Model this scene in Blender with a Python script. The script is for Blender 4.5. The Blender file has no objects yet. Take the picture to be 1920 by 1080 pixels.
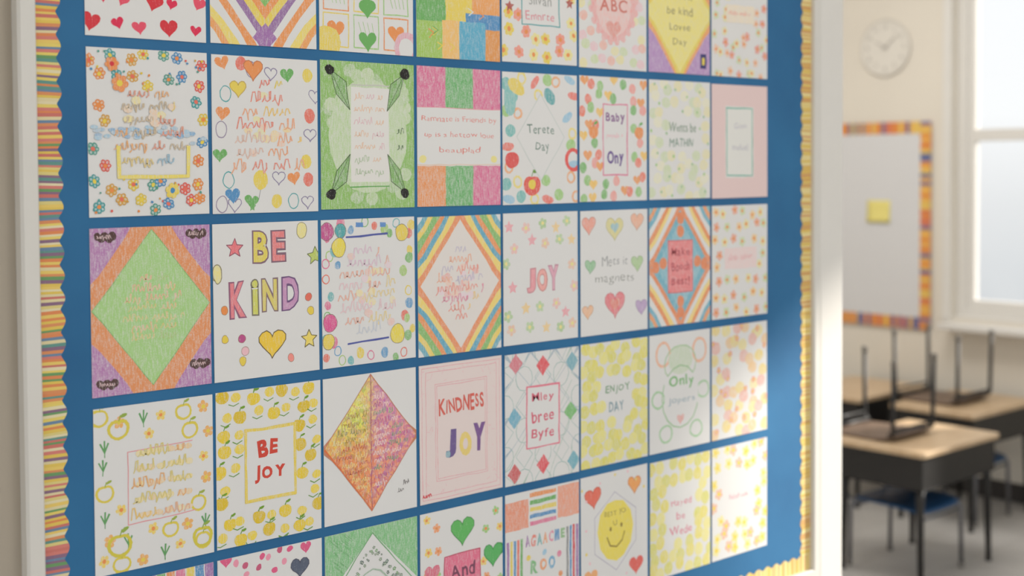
import bpy, math, random
from mathutils import Matrix, Vector, noise as mnoise

scene = bpy.context.scene
COL = scene.collection

def C(r, g, b):
    def f(v):
        v /= 255.0
        return v / 12.92 if v <= 0.04045 else ((v + 0.055) / 1.055) ** 2.4
    return (f(r), f(g), f(b))

# ------------------------------------------------------------------ materials
def new_mat(name):
    m = bpy.data.materials.new(name)
    m.use_nodes = True
    nt = m.node_tree
    b = nt.nodes["Principled BSDF"]
    return m, nt, b

def mat(name, col, rough=0.6, metal=0.0, var=0.06, scale=20.0, bump=0.0, bscale=200.0):
    m, nt, b = new_mat(name)
    tc = nt.nodes.new("ShaderNodeTexCoord")
    n = nt.nodes.new("ShaderNodeTexNoise")
    n.inputs["Scale"].default_value = scale
    n.inputs["Detail"].default_value = 4
    nt.links.new(tc.outputs["Object"], n.inputs["Vector"])
    mx = nt.nodes.new("ShaderNodeMix"); mx.data_type = 'RGBA'
    mx.inputs[6].default_value = (*[c * (1 - var) for c in col], 1)
    mx.inputs[7].default_value = (*[min(1, c * (1 + var)) for c in col], 1)
    nt.links.new(n.outputs["Fac"], mx.inputs[0])
    nt.links.new(mx.outputs[2], b.inputs["Base Color"])
    b.inputs["Roughness"].default_value = rough
    b.inputs["Metallic"].default_value = metal
    if bump:
        n2 = nt.nodes.new("ShaderNodeTexNoise"); n2.inputs["Scale"].default_value = bscale
        nt.links.new(tc.outputs["Object"], n2.inputs["Vector"])
        bp = nt.nodes.new("ShaderNodeBump"); bp.inputs["Strength"].default_value = bump
        bp.inputs["Distance"].default_value = 0.002
        nt.links.new(n2.outputs["Fac"], bp.inputs["Height"])
        nt.links.new(bp.outputs["Normal"], b.inputs["Normal"])
    return m

def crayon_material(name, paper):
    m, nt, b = new_mat(name)
    N = nt.nodes; L = nt.links
    at = N.new("ShaderNodeAttribute"); at.attribute_name = "Col"
    tc = N.new("ShaderNodeTexCoord")
    mp = N.new("ShaderNodeMapping")
    mp.inputs["Rotation"].default_value = (0, 0, math.radians(38))
    mp.inputs["Scale"].default_value = (420, 60, 1)
    L.new(tc.outputs["Object"], mp.inputs["Vector"])
    n1 = N.new("ShaderNodeTexNoise"); n1.inputs["Scale"].default_value = 1.0; n1.inputs["Detail"].default_value = 2
    L.new(mp.outputs["Vector"], n1.inputs["Vector"])
    n2 = N.new("ShaderNodeTexNoise"); n2.inputs["Scale"].default_value = 520; n2.inputs["Detail"].default_value = 2
    L.new(tc.outputs["Object"], n2.inputs["Vector"])
    av = N.new("ShaderNodeMix"); av.data_type = 'FLOAT'; av.inputs[0].default_value = 0.45
    L.new(n1.outputs["Fac"], av.inputs[2]); L.new(n2.outputs["Fac"], av.inputs[3])
    sb = N.new("ShaderNodeMath"); sb.operation = 'SUBTRACT'
    L.new(at.outputs["Alpha"], sb.inputs[0]); L.new(av.outputs[0], sb.inputs[1])
    ml = N.new("ShaderNodeMath"); ml.operation = 'MULTIPLY_ADD'; ml.use_clamp = True
    ml.inputs[1].default_value = 3.8; ml.inputs[2].default_value = 0.46
    L.new(sb.outputs[0], ml.inputs[0])
    mr = N.new("ShaderNodeMapRange"); mr.inputs[3].default_value = 0.28
    L.new(ml.outputs[0], mr.inputs[0])
    mx = N.new("ShaderNodeMix"); mx.data_type = 'RGBA'
    mx.inputs[6].default_value = (*paper, 1)
    L.new(mr.outputs[0], mx.inputs[0]); L.new(at.outputs["Color"], mx.inputs[7])
    L.new(mx.outputs[2], b.inputs["Base Color"])
    b.inputs["Roughness"].default_value = 0.75
    b.inputs["Specular IOR Level"].default_value = 0.2
    return m

WHT = (223, 221, 218)
PAPER = C(*WHT)
M_CRAY = crayon_material("crayon_on_paper", PAPER)

# ------------------------------------------------------------------ object helpers
def link(ob, parent=None):
    COL.objects.link(ob)
    if parent is not None:
        ob.parent = parent
    return ob

def mesh_obj(name, verts, faces, mats=None, parent=None, loc=None, smooth=False, fmat=None, bevel=0):
    me = bpy.data.meshes.new(name)
    me.from_pydata(verts, [], faces)
    me.update()
    if mats:
        for mm in (mats if isinstance(mats, list) else [mats]):
            me.materials.append(mm)
    if fmat:
        for p, k in zip(me.polygons, fmat): p.material_index = k
    if smooth:
        for p in me.polygons: p.use_smooth = True
    ob = bpy.data.objects.new(name, me)
    link(ob, parent)
    if loc: ob.location = loc
    if bevel:
        md = ob.modifiers.new("bevel", 'BEVEL'); md.width = bevel; md.segments = 2; md.limit_method = 'ANGLE'
    return ob

def info(ob, label, category, group=None):
    ob["label"] = label; ob["category"] = category
    if group: ob["group"] = group
    return ob

def box_data(x0, x1, y0, y1, z0, z1, base=0):
    v = [(x0,y0,z0),(x1,y0,z0),(x1,y1,z0),(x0,y1,z0),(x0,y0,z1),(x1,y0,z1),(x1,y1,z1),(x0,y1,z1)]
    f = [(0,3,2,1),(4,5,6,7),(0,1,5,4),(1,2,6,5),(2,3,7,6),(3,0,4,7)]
    return v, [tuple(i + base for i in q) for q in f]

def boxes(lst):
    V = []; F = []
    for b in lst:
        v, f = box_data(*b, base=len(V)); V += v; F += f
    return V, F

def empty(name, loc=(0, 0, 0), rot=(0, 0, 0)):
    e = bpy.data.objects.new(name, None)
    e.empty_display_size = 0.05
    link(e); e.location = loc; e.rotation_euler = rot
    return e

def tube(paths, n=10):
    V = []; F = []
    for pts, rad in paths:
        pts = [Vector(p) for p in pts]
        if not isinstance(rad, (list, tuple)): rad = [rad] * len(pts)
        base = len(V)
        up = None
        for i, p in enumerate(pts):
            t = (pts[min(i+1, len(pts)-1)] - pts[max(i-1, 0)]).normalized()
            if up is None:
                up = Vector((0, 0, 1)) if abs(t.z) < 0.9 else Vector((1, 0, 0))
            a = t.cross(up).normalized(); b = a.cross(t).normalized(); up = b
            for k in range(n):
                an = 2 * math.pi * k / n
                V.append(tuple(p + rad[i] * (math.cos(an) * a + math.sin(an) * b)))
        for i in range(len(pts) - 1):
            for k in range(n):
                a0 = base + i*n + k; a1 = base + i*n + (k+1) % n
                F.append((a0, a1, a1 + n, a0 + n))
        F.append(tuple(base + k for k in range(n))[::-1])
        F.append(tuple(base + (len(pts)-1)*n + k for k in range(n)))
    return V, F

def bend(p0, p1, p2, k=6):
    p0, p1, p2 = Vector(p0), Vector(p1), Vector(p2)
    return [tuple((1-t)**2*p0 + 2*t*(1-t)*p1 + t*t*p2) for t in [i/k for i in range(k+1)]]

def shell(nx, ny, f, thick):
    V = []; F = []
    th = Vector(thick)
    for s in (0, 1):
        for j in range(ny+1):
            for i in range(nx+1):
                V.append(tuple(Vector(f(i/nx, j/ny)) - th * s))
    M = (nx+1)*(ny+1)
    idx = lambda i, j, s: s*M + j*(nx+1) + i
    for j in range(ny):
        for i in range(nx):
            F.append((idx(i,j,0), idx(i+1,j,0), idx(i+1,j+1,0), idx(i,j+1,0)))
            F.append((idx(i,j,1), idx(i,j+1,1), idx(i+1,j+1,1), idx(i+1,j,1)))
    for i in range(nx):
        F.append((idx(i,0,0), idx(i,0,1), idx(i+1,0,1), idx(i+1,0,0)))
        F.append((idx(i,ny,0), idx(i+1,ny,0), idx(i+1,ny,1), idx(i,ny,1)))
    for j in range(ny):
        F.append((idx(0,j,0), idx(0,j+1,0), idx(0,j+1,1), idx(0,j,1)))
        F.append((idx(nx,j,0), idx(nx,j,1), idx(nx,j+1,1), idx(nx,j+1,0)))
    return V, F

# ------------------------------------------------------------------ key dimensions (metres)
BY = 2.088            # face of the blue backing (plane y = BY, facing -y)
BX = 0.953            # x of first column of sheets
PW, PH = 0.2205, 0.28
PX, PZ = 0.228, 0.299
Z0 = 2.0047           # bottom edge of first row
WX = 6.676            # back wall
CEIL = 3.65
WALL_END = 3.086

# ------------------------------------------------------------------ room
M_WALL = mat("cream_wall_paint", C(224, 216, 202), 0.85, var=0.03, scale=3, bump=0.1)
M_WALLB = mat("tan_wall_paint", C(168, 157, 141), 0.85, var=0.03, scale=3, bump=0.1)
M_TRIM = mat("white_trim_paint", C(222, 218, 211), 0.5, var=0.02)
M_CEIL = mat("ceiling_paint", C(235, 233, 228), 0.9, var=0.02)
M_BASE = mat("dark_vinyl_baseboard", C(58, 53, 50), 0.6)

def structure(ob): ob["kind"] = "structure"; return ob

def floor_mat():
    m, nt, b = new_mat("vinyl_tile_floor")
    tc = nt.nodes.new("ShaderNodeTexCoord")
    br = nt.nodes.new("ShaderNodeTexBrick"); br.offset = 0.0
    br.inputs["Scale"].default_value = 1.0
    br.inputs["Brick Width"].default_value = 0.305; br.inputs["Row Height"].default_value = 0.305
    br.inputs["Mortar Size"].default_value = 0.002
    br.inputs["Color1"].default_value = (*C(192, 188, 183), 1)
    br.inputs["Color2"].default_value = (*C(185, 181, 176), 1)
    br.inputs["Mortar"].default_value = (*C(158, 153, 147), 1)
    nt.links.new(tc.outputs["Object"], br.inputs["Vector"])
    n = nt.nodes.new("ShaderNodeTexNoise"); n.inputs["Scale"].default_value = 60
    nt.links.new(tc.outputs["Object"], n.inputs["Vector"])
    mx = nt.nodes.new("ShaderNodeMix"); mx.data_type = 'RGBA'; mx.blend_type = 'MULTIPLY'; mx.inputs[0].default_value = 0.08
    nt.links.new(br.outputs["Color"], mx.inputs[6]); nt.links.new(n.outputs["Color"], mx.inputs[7])
    nt.links.new(mx.outputs[2], b.inputs["Base Color"])
    b.inputs["Roughness"].default_value = 0.35
    return m
structure(mesh_obj("floor", *boxes([(-3, WX+0.2, -4.5, 6.4, -0.1, 0)]), floor_mat()))
structure(mesh_obj("ceiling", *boxes([(-3, WX+0.2, -1.6, 6.4, CEIL, CEIL+0.1)]), M_CEIL))
structure(mesh_obj("wall_far", *boxes([(-3, WX+0.2, 6.2, 6.4, 0, CEIL)]), M_WALL))
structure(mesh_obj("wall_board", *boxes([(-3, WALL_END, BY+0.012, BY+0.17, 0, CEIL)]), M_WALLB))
structure(mesh_obj("trim_1", *boxes([(2.995, WALL_END+0.012, BY-0.008, BY+0.0118, 0, CEIL),
                                     (WALL_END, WALL_END+0.012, BY+0.0118, BY+0.182, 0, CEIL)]), M_TRIM, bevel=0.004))
WY0 = -0.14
wins = [(2.45, 3.79), (WY0, 2.25)]
SILL, HEAD = 0.95, 3.46
wl = [(WX, WX+0.2, 3.79, 6.2, 0, CEIL), (WX, WX+0.2, 2.25, 2.45, SILL, HEAD), (WX, WX+0.2, -4.5, WY0, 0, CEIL),
      (WX, WX+0.2, WY0, 3.79, 0, SILL), (WX, WX+0.2, WY0, 3.79, HEAD, CEIL)]
structure(mesh_obj("wall_back", *boxes(wl), M_WALL))
structure(mesh_obj("baseboard_back", *boxes([(WX-0.015, WX, -4.5, 6.2, 0, 0.10)]), M_BASE, bevel=0.004))
structure(mesh_obj("baseboard_board", *boxes([(-3, WALL_END-0.12, BY-0.003, BY+0.012, 0, 0.10)]), M_BASE, bevel=0.004))

def glass_mat():
    m = bpy.data.materials.new("window_glass"); m.use_nodes = True
    nt = m.node_tree; nt.nodes.clear()
    o = nt.nodes.new("ShaderNodeOutputMaterial"); t = nt.nodes.new("ShaderNodeBsdfTransparent")
    t.inputs[0].default_value = (0.98, 0.98, 0.98, 1)
    g = nt.nodes.new("ShaderNodeBsdfGlossy"); g.inputs["Roughness"].default_value = 0.02
    x = nt.nodes.new("ShaderNodeMixShader"); x.inputs[0].default_value = 0.04
    nt.links.new(t.outputs[0], x.inputs[1]); nt.links.new(g.outputs[0], x.inputs[2]); nt.links.new(x.outputs[0], o.inputs[0])
    return m
M_GLASS = glass_mat()
for i, (a, b) in enumerate(wins):
    L = []
    x0, x1 = WX+0.05, WX+0.12
    fw = 0.06
    L += [(x0, x1, a, a+fw, SILL, HEAD), (x0, x1, b-fw, b, SILL, HEAD), (x0, x1, a+fw, b-fw, SILL, SILL+0.05), (x0, x1, a+fw, b-fw, HEAD-fw, HEAD)]
    y0, y1 = a+fw, b-fw
    nb = 2 if b-a > 1.5 else 1
    wdt = (y1-y0)/nb
    for k in range(nb):
        c0, c1 = y0+k*wdt, y0+(k+1)*wdt
        L += [(x0+0.012, x1-0.012, c0, c0+0.045, SILL+0.05, HEAD-fw), (x0+0.012, x1-0.012, c1-0.045, c1, SILL+0.05, HEAD-fw),
              (x0+0.012, x1-0.012, c0+0.045, c1-0.045, SILL+0.05, SILL+0.10), (x0+0.012, x1-0.012, c0+0.045, c1-0.045, HEAD-fw-0.05, HEAD-fw),
              (x0+0.005, x1-0.005, c0+0.045, c1-0.045, 1.915, 1.98)]
    cs = 0.05
    L += [(WX-0.015, WX-0.0001, b, b+cs, SILL-0.02, HEAD+cs), (WX-0.015, WX-0.0001, a-cs, a, SILL-0.02, HEAD+cs), (WX-0.015, WX-0.0001, a, b, HEAD, HEAD+cs)]
    w = structure(mesh_obj("window_%d" % (i+1), *boxes(L), M_TRIM, bevel=0.003))
    g = mesh_obj("window_pane", *boxes([(x0+0.03, x0+0.036, a+0.06, b-0.06, SILL+0.05, HEAD-0.06)]), M_GLASS, parent=w)
structure(mesh_obj("trim_2", *boxes([(WX-0.13, WX-0.0001, WY0-.12, 3.80, SILL-0.055, SILL-0.0205), (WX+0.0001, WX+0.05, WY0+.001, 2.249, SILL, SILL+0.01), (WX+0.0001, WX+0.05, 2.451, 3.789, SILL, SILL+0.01)]), M_TRIM, bevel=0.005))

# ------------------------------------------------------------------ drawing toolkit
K = PW / 100.0
_txt = {}
def text_geo(s, bold):
    key = (s, bold)
    if key not in _txt:
        cu = bpy.data.curves.new("t", 'FONT'); cu.body = s; cu.offset = bold; cu.resolution_u = 3
        cu.align_x = 'CENTER'
        ob = bpy.data.objects.new("t", cu); COL.objects.link(ob)
        dg = bpy.context.evaluated_depsgraph_get()
        me = bpy.data.meshes.new_from_object(ob.evaluated_get(dg))
        vs = [(v.co.x, v.co.y) for v in me.vertices]; fs = [tuple(p.vertices) for p in me.polygons]
        bpy.data.objects.remove(ob); bpy.data.curves.remove(cu); bpy.data.meshes.remove(me)
        _txt[key] = (vs, fs)
    return _txt[key]

def clip(pts, W=100.0, H=127.0):
    def cl(ps, ax, lim, sgn):
        out = []
        for i in range(len(ps)):
            p, q = ps[i], ps[(i+1) % len(ps)]
            ip = sgn*(p[ax]-lim) <= 0; iq = sgn*(q[ax]-lim) <= 0
            if ip: out.append(p)
            if ip != iq:
                t = (lim-p[ax])/(q[ax]-p[ax]); out.append((p[0]+t*(q[0]-p[0]), p[1]+t*(q[1]-p[1])))
        return out
    for ax, lim, sg in ((0, W, 1), (0, 0, -1), (1, H, 1), (1, 0, -1)):
        pts = cl(pts, ax, lim, sg)
        if len(pts) < 3: return []
    return pts

STEP = 0.000004
class Art:
    def __init__(s, seed, base=WHT):
        s.V = []; s.F = []; s.Cc = []; s.lay = 0; s.r = random.Random(seed); s.sub = 0; s.seed = seed*3.7
        s.fade = .08
        t = 0.0012
        v = [(0,0,0),(PW,0,0),(PW,PH,0),(0,PH,0),(0,0,t),(PW,0,t),(PW,PH,t),(0,PH,t)]
        s.V += v
        c = (*C(*base), 1.0)
        for f in [(0,3,2,1),(4,5,6,7),(0,1,5,4),(1,2,6,5),(2,3,7,6),(3,0,4,7)]:
            s.F.append(f); s.Cc.append(c)
        s.t = t
    def z(s): return s.t + (s.lay+1) * STEP + s.sub*STEP*.25
    def nl(s): s.lay += 1; s.sub = 0
    def col(s, c, a):
        f = s.fade
        return (*C(*[v*(1-f)+226*f for v in c]), a)
    def wob(s, x, y, amp=.9):
        n = mnoise.noise_vector(Vector((x*.11+s.seed, y*.11, 0))); m = mnoise.noise_vector(Vector((x*.4+s.seed, y*.4, 5)))
        return x+(n.x*1.0+m.x*.4)*amp, y+(n.y*1.0+m.y*.4)*amp
    def raw(s, pts, c, a):
        q = []
        for x, y in pts:
            u, v = s.wob(x, y)
            if x <= 0: u = x-4
            if x >= 100: u = x+4
            if y <= 0: v = y-4
            if y >= 127: v = y+4
            q.append((u, v))
        pts = clip(q)
        if not pts: return
        b = len(s.V); z = s.z()
        area = sum(pts[i][0]*pts[(i+1) % len(pts)][1]-pts[(i+1) % len(pts)][0]*pts[i][1] for i in range(len(pts)))
        if abs(area) < 1e-3: return
        if area > 0: pts = pts[::-1]
        for x, y in pts: s.V.append((x*K, PH - y*PH/127, z))
        s.F.append(tuple(range(b, b+len(pts)))); s.Cc.append(s.col(c, a))
        s.sub = (s.sub+1) % 4
    def poly(s, pts, c, a=.62): s.raw(pts, c, a); s.nl()
    def sub_poly(s, pts, c, a=.62, k=4):
        out = []
        for i in range(len(pts)):
            p, q = pts[i], pts[(i+1) % len(pts)]
            for j in range(k): out.append((p[0]+(q[0]-p[0])*j/k, p[1]+(q[1]-p[1])*j/k))
        s.poly(out, c, a)
    def rect(s, x0, y0, x1, y1, c, a=.62): s.sub_poly([(x0,y0),(x1,y0),(x1,y1),(x0,y1)], c, a, 5)
    def ell(s, x, y, rx, ry, c, a=.62, n=14, rot=0):
        co, si = math.cos(rot), math.sin(rot)
        s.poly([(x+rx*math.cos(2*math.pi*i/n)*co-ry*math.sin(2*math.pi*i/n)*si, y+rx*math.cos(2*math.pi*i/n)*si+ry*math.sin(2*math.pi*i/n)*co) for i in range(n)], c, a)
    def line(s, pts, w, c, a=.7, closed=False):
        if closed: pts = list(pts)+[pts[0]]
        for (x0,y0),(x1,y1) in zip(pts[:-1], pts[1:]):
            d = math.hypot(x1-x0, y1-y0)
            if d < 1e-5: continue
            k = max(1, int(d/12))
            for j in range(k):
                ax, ay = x0+(x1-x0)*j/k, y0+(y1-y0)*j/k
                bx, by = x0+(x1-x0)*(j+1)/k, y0+(y1-y0)*(j+1)/k
                ex, ey = (x1-x0)/d*w*.3, (y1-y0)/d*w*.3
                nx, ny = -(y1-y0)/d*w/2, (x1-x0)/d*w/2
                s.raw([(ax-ex+nx,ay-ey+ny),(bx+ex+nx,by+ey+ny),(bx+ex-nx,by+ey-ny),(ax-ex-nx,ay-ey-ny)], c, a)
        s.nl()
    def box(s, x0, y0, x1, y1, w, c, a=.7): s.line([(x0,y0),(x1,y0),(x1,y1),(x0,y1)], w, c, a, True)
    def ring(s, x, y, rx, ry, w, c, a=.7, n=16):
        P = [(math.cos(2*math.pi*i/n), math.sin(2*math.pi*i/n)) for i in range(n)]
        for i in range(n):
            p, q = P[i], P[(i+1) % n]
            s.raw([(x+p[0]*(rx+w/2), y+p[1]*(ry+w/2)), (x+q[0]*(rx+w/2), y+q[1]*(ry+w/2)), (x+q[0]*(rx-w/2), y+q[1]*(ry-w/2)), (x+p[0]*(rx-w/2), y+p[1]*(ry-w/2))], c, a)
        s.nl()
    def dia(s, x, y, rx, ry, c, a=.62): s.sub_poly([(x,y-ry),(x+rx,y),(x,y+ry),(x-rx,y)], c, a, 6)
    def dial(s, x, y, rx, ry, w, c, a=.7): s.line([(x,y-ry),(x+rx,y),(x,y+ry),(x-rx,y)], w, c, a, True)
    def hpts(s, x, y, r, rot=0, n=22):
        out = []
        for i in range(n):
            t = 2*math.pi*i/n
            hx = 16*math.sin(t)**3/16*r; hy = -(13*math.cos(t)-5*math.cos(2*t)-2*math.cos(3*t)-math.cos(4*t))/16*r
            out.append((x+hx*math.cos(rot)-hy*math.sin(rot), y+hx*math.sin(rot)+hy*math.cos(rot)))
        return out
    def heart(s, x, y, r, c, a=.62, o=None, rot=0, ow=.8):
        s.poly(s.hpts(x, y, r, rot), c, a)
        if o: s.line(s.hpts(x, y, r, rot), ow, o, .8, True)
    def star(s, x, y, r, c, o=None, rot=0):
        p = [(x+(r if i % 2 == 0 else r*.48)*math.sin(rot+math.pi*i/5), y-(r if i % 2 == 0 else r*.48)*math.cos(rot+math.pi*i/5)) for i in range(10)]
        s.poly(p, c)
        if o: s.line(p, .7, o, .8, True)
    def flower(s, x, y, r, c, c2, n=6, a=.62):
        o = s.r.random()*6
        for i in range(n):
            t = o+2*math.pi*i/n
            s.raw([(x+math.cos(t)*r*.62+r*.38*math.cos(k*math.pi/4), y+math.sin(t)*r*.62+r*.38*math.sin(k*math.pi/4)) for k in range(8)], c, a)
        s.nl(); s.ell(x, y, r*.35, r*.35, c2, .8, 8)
    def oflower(s, x, y, r, c, c2, n=6):
        o = s.r.random()*6
        s.ell(x, y, r*.8, r*.8, tuple(v*.6+86 for v in c), .5, 10)
        for i in range(n):
            t = o+2*math.pi*i/n
            s.ring(x+math.cos(t)*r*.62, y+math.sin(t)*r*.62, r*.3, r*.3, r*.18, c, .75, 7)
        s.ell(x, y, r*.34, r*.34, c2, .8, 8)
    def apple(s, x, y, r, c, leaf=(110,160,70), o=None, solid=True):
        pts = []
        for i in range(16):
            t = 2*math.pi*i/16
            rr = r*(1 - .22*max(0, math.cos(t))**6)
            pts.append((x+rr*math.sin(t), y-rr*math.cos(t)*.95))
        if solid: s.poly(pts, c)
        else: s.line(pts, r*.28, c, .75, True)
        if o: s.line(pts, .7, o, .8, True)
        s.line([(x, y-r*.8),(x+r*.2, y-r*1.3)], .8, leaf, .9)
        s.ell(x+r*.5, y-r*1.25, r*.38, r*.18, leaf, .8, 8, -.4)
    def sprig(s, x, y, r, c):
        for d in (-.7, 0, .7):
            s.line([(x, y+r), (x+math.sin(d)*r, y+r-1.7*r*math.cos(d))], 1.3, c, .75)
        s.line([(x, y+r),(x, y+1.7*r)], .8, c, .8)
    def text(s, st, x, y, w, h, c, a=.85, bold=.02, rot=0, wb=1.0, wild=1.0):
        """hand lettering: every letter placed, tilted and sized on its own"""
        cur = 0; items = []
        for ch in st:
            if ch == ' ': cur += .3; continue
            vs, fs = text_geo(ch, bold)
            xs = [v[0] for v in vs]; ww = max(xs)-min(xs); m = (max(xs)+min(xs))/2
            items.append((vs, fs, cur+ww/2, m)); cur += ww+.11
        cur -= .11
        ally = [v[1] for it in items for v in it[0]]; y0, y1 = min(ally), max(ally); my = (y0+y1)/2
        sx = w/cur; sy = h/(y1-y0)
        for vs, fs, cx, m in items:
            rr = s.r.uniform(-.09, .09)*wild; sc = 1+s.r.uniform(-.09, .09)*wild; dy = s.r.uniform(-.05, .05)*h*wild
            b = len(s.V); z = s.z()
            for vx, vy in vs:
                lx = (vx-m)*sx*sc; ly = -(vy-my)*sy*sc
                lx, ly = lx*math.cos(rr)-ly*math.sin(rr), lx*math.sin(rr)+ly*math.cos(rr)
                px, py = (cx-cur/2)*sx+lx, ly+dy
                px, py = px*math.cos(rot)-py*math.sin(rot), px*math.sin(rot)+py*math.cos(rot)
                u, v = s.wob(x+px, y+py, wb)
                s.V.append((u*K, PH-v*PH/127, z))
            for f in fs: s.F.append(tuple(b+i for i in f)); s.Cc.append(s.col(c, a))
        s.nl()
    def otext(s, st, x, y, w, h, c, oc, rot=0, bold=.04):
        s.text(st, x, y, w+2.6, h+2.4, oc, .8, bold+.04, rot, 1, 0); s.text(st, x, y, w, h, c, .64, bold-.008, rot, 1, 0)
    def scrawl(s, x, y, w, h, c, a=.58, lw=.9):
        """joined-up, unreadable pencil handwriting on a baseline"""
        cx = x-w/2; cell = h*.46
        while cx < x+w/2-cell:
            n = min(s.r.randint(3, 7), int((x+w/2-cx)/cell))
            if n < 1: break
            cc = c if not isinstance(c, list) else s.r.choice(c)
            p = []; tilt = s.r.uniform(-.06, .06)
            for i in range(n):
                tall = s.r.random(); up = h*(.62 if tall < .28 else .28)*s.r.uniform(.8, 1.2); dn = h*(.5 if tall > .88 else .22)
                lp = s.r.uniform(-.25, .5)
                for t in (0, .2, .4, .6, .8):
                    sy = math.sin(2*math.pi*t+.5*math.pi)
                    p.append((cx+(i+t+lp*math.sin(2*math.pi*t))*cell+s.r.uniform(-.3, .3), y+(dn if sy > 0 else up)*sy+tilt*i*cell+s.r.uniform(-.3, .3)))
                if s.r.random() < .22:
                    s.line(p, lw, cc, a) if len(p) > 1 else None
                    p = []
            if len(p) > 1: s.line(p, lw, cc, a)
            cx += (n+.9)*cell
    def scatter(s, nx, ny, fn, ex=(), jit=.5, y0=0, y1=127, x0=0, x1=100):
        k = 0
        for j in range(ny):
            for i in range(nx):
                x = x0+(i+.5+(s.r.random()-.5)*jit+(.25 if j % 2 else -.25)*.6)*(x1-x0)/nx
                y = y0+(j+.5+(s.r.random()-.5)*jit)*(y1-y0)/ny
                if any(e[0] < x < e[2] and e[1] < y < e[3] for e in ex): continue
                if not (1 < x < 99): continue
                fn(x, y, k); k += 1
    def nest(s, x, y, rx, ry, cols, step):
        for i, c in enumerate(cols):
            s.dia(x, y, rx-i*step, ry-i*step*ry/rx, c)
    def make(s, row, col):
        me = bpy.data.meshes.new("drawing_sheet")
        me.from_pydata(s.V, [], s.F); me.update()
        at = me.color_attributes.new("Col", 'FLOAT_COLOR', 'CORNER')
        for p, c in zip(me.polygons, s.Cc):
            for li in p.loop_indices: at.data[li].color = c
        me.materials.append(M_CRAY)
        ob = bpy.data.objects.new("drawing_sheet", me); link(ob)
        j = random.Random(row*31+col*7)
        ob.matrix_world = Matrix.Translation((BX+col*PX+j.uniform(-.001, .001), BY-.0005, Z0-PZ*(row-1)+j.uniform(-.0012, .0012))) @ Matrix.Rotation(math.radians(90), 4, 'X') @ Matrix.Rotation(math.radians(j.uniform(-.25, .25)), 4, 'Z')
        return ob

RED=(214,66,74); PINK=(224,120,152); LPINK=(236,190,196); ORG=(234,146,84); YEL=(232,206,88); LYEL=(234,222,148); GRN=(106,172,92)
LGRN=(158,202,122); TEAL=(84,164,166); BLU=(80,140,190); LBLU=(150,194,218); PUR=(160,110,168); DPUR=(92,70,130); BLK=(50,48,46); GRY=(140,140,140)
CORAL=(230,118,100); MAG=(196,84,140); PALEG=(200,216,154)
A = {}
def new(r, c, label, base=WHT):
    a = Art(r*10+c, base); A[(r, c)] = (a, label); return a

# ---- row 1
a = new(1,1,"white paper sheet drawn with red and pink hearts")
a.fade=.0
a.scatter(5,7, lambda x,y,k: a.heart(x,y,[7.5,5,6][k%3],[RED,(222,60,90),(230,90,110)][k%3],.72,rot=a.r.uniform(-.4,.4)), jit=.45)
a = new(1,2,"rainbow striped diamond drawing in orange, yellow, purple and green")
a.nest(50,60,92,116,[(238,160,90),(238,214,110),WHT,(236,150,84),WHT,(150,110,160),YEL,(236,150,84),(130,186,96)],8)
a.nest(50,60,20,26,[CORAL,YEL],9); a.dia(50,120,12,12,PUR)
a = new(1,3,"sheet with green and orange hearts inside drawn boxes")
for i in range(3):
    for j in range(4):
        a.box(4+i*32,2+j*31,30+i*32,30+j*31,1.1,[YEL,LGRN,ORG][(i+j)%3],.6)
        if (i+j)%2: a.heart(17+i*32,15+j*31,9,[GRN,ORG][i==0 or i==2],.7)
        else:
            for q in range(4): a.line([(8+i*32+q*5,8+j*31),(14+i*32+q*4,24+j*31)],.6,LGRN,.6)
a.heart(50,88,9,GRN,.75); a.heart(50,116,9.5,GRN,.75); a.ell(8,120,14,14,YEL,.6); a.ell(92,120,13,14,(228,150,170),.5); a.ell(92,120,8,9,WHT,.9)
a = new(1,4,"patchwork sheet of coloured crayon blocks with a heart")
for (x0,y0,x1,y1,c) in [(0,60,34,94,GRN),(0,94,30,127,(160,196,90)),(34,60,66,92,YEL),(66,56,100,84,(236,160,90)),(30,92,58,127,(240,190,110)),(58,84,100,104,BLU),(50,92,82,127,(90,170,200)),(82,98,100,127,(226,150,80)),(0,0,50,60,LBLU),(50,0,100,56,LGRN)]:
    a.rect(x0,y0,x1,y1,c,.62)
a.heart(48,52,15,PINK,.7,RED)
for q in range(8):
    x=a.r.uniform(5,90); y=a.r.uniform(62,118)
    a.line([(x,y),(x+6,y+3),(x+1,y+7)],1,a.r.choice([GRN,ORG,YEL,WHT]),.7)
a = new(1,5,"white sheet with yellow flowers, leaves and a written box")
a.scatter(6,7,lambda x,y,k: a.flower(x,y,6.5,[LYEL,YEL,(238,150,130)][k%3],ORG),[(22,10,78,92)])
for x,y in [(12,62),(90,66),(10,74),(92,52),(14,50)]: a.star(x,y,6,(176,80,70))
a.box(26,12,76,90,1.2,TEAL,.7); a.text("Silvan",50,66,30,9,(160,160,156),.75,.0); a.text("Emnrte",50,81,38,8,(226,150,158),.75,0)
a.text("Be true",50,40,36,10,GRY,.7)
a = new(1,6,"pink round bubble drawing lettered ABC with yellow leaves")
a.scatter(7,9,lambda x,y,k: a.ell(x,y,6,5,[LYEL,PALEG,LPINK,(240,170,150)][k%4],.5),[(20,20,80,100)])
for q in range(22):
    t=q*.2856; a.ell(50+34*math.cos(t),55+44*math.sin(t),4,4,(238,160,156),.5,8)
a.ell(50,55,34,44,(238,150,146),.5,20); a.ell(50,60,26,34,(242,176,168),.46,20); a.text("ABC",50,62,40,13,(206,120,108),.72,.02); a.heart(50,86,11,CORAL,.5)
a = new(1,7,"purple sheet with a yellow diamond and lettering")
a.rect(0,0,100,127,(180,140,190),.6); a.nest(50,62,62,76,[(236,160,96),YEL,(236,222,130)],5)
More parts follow.
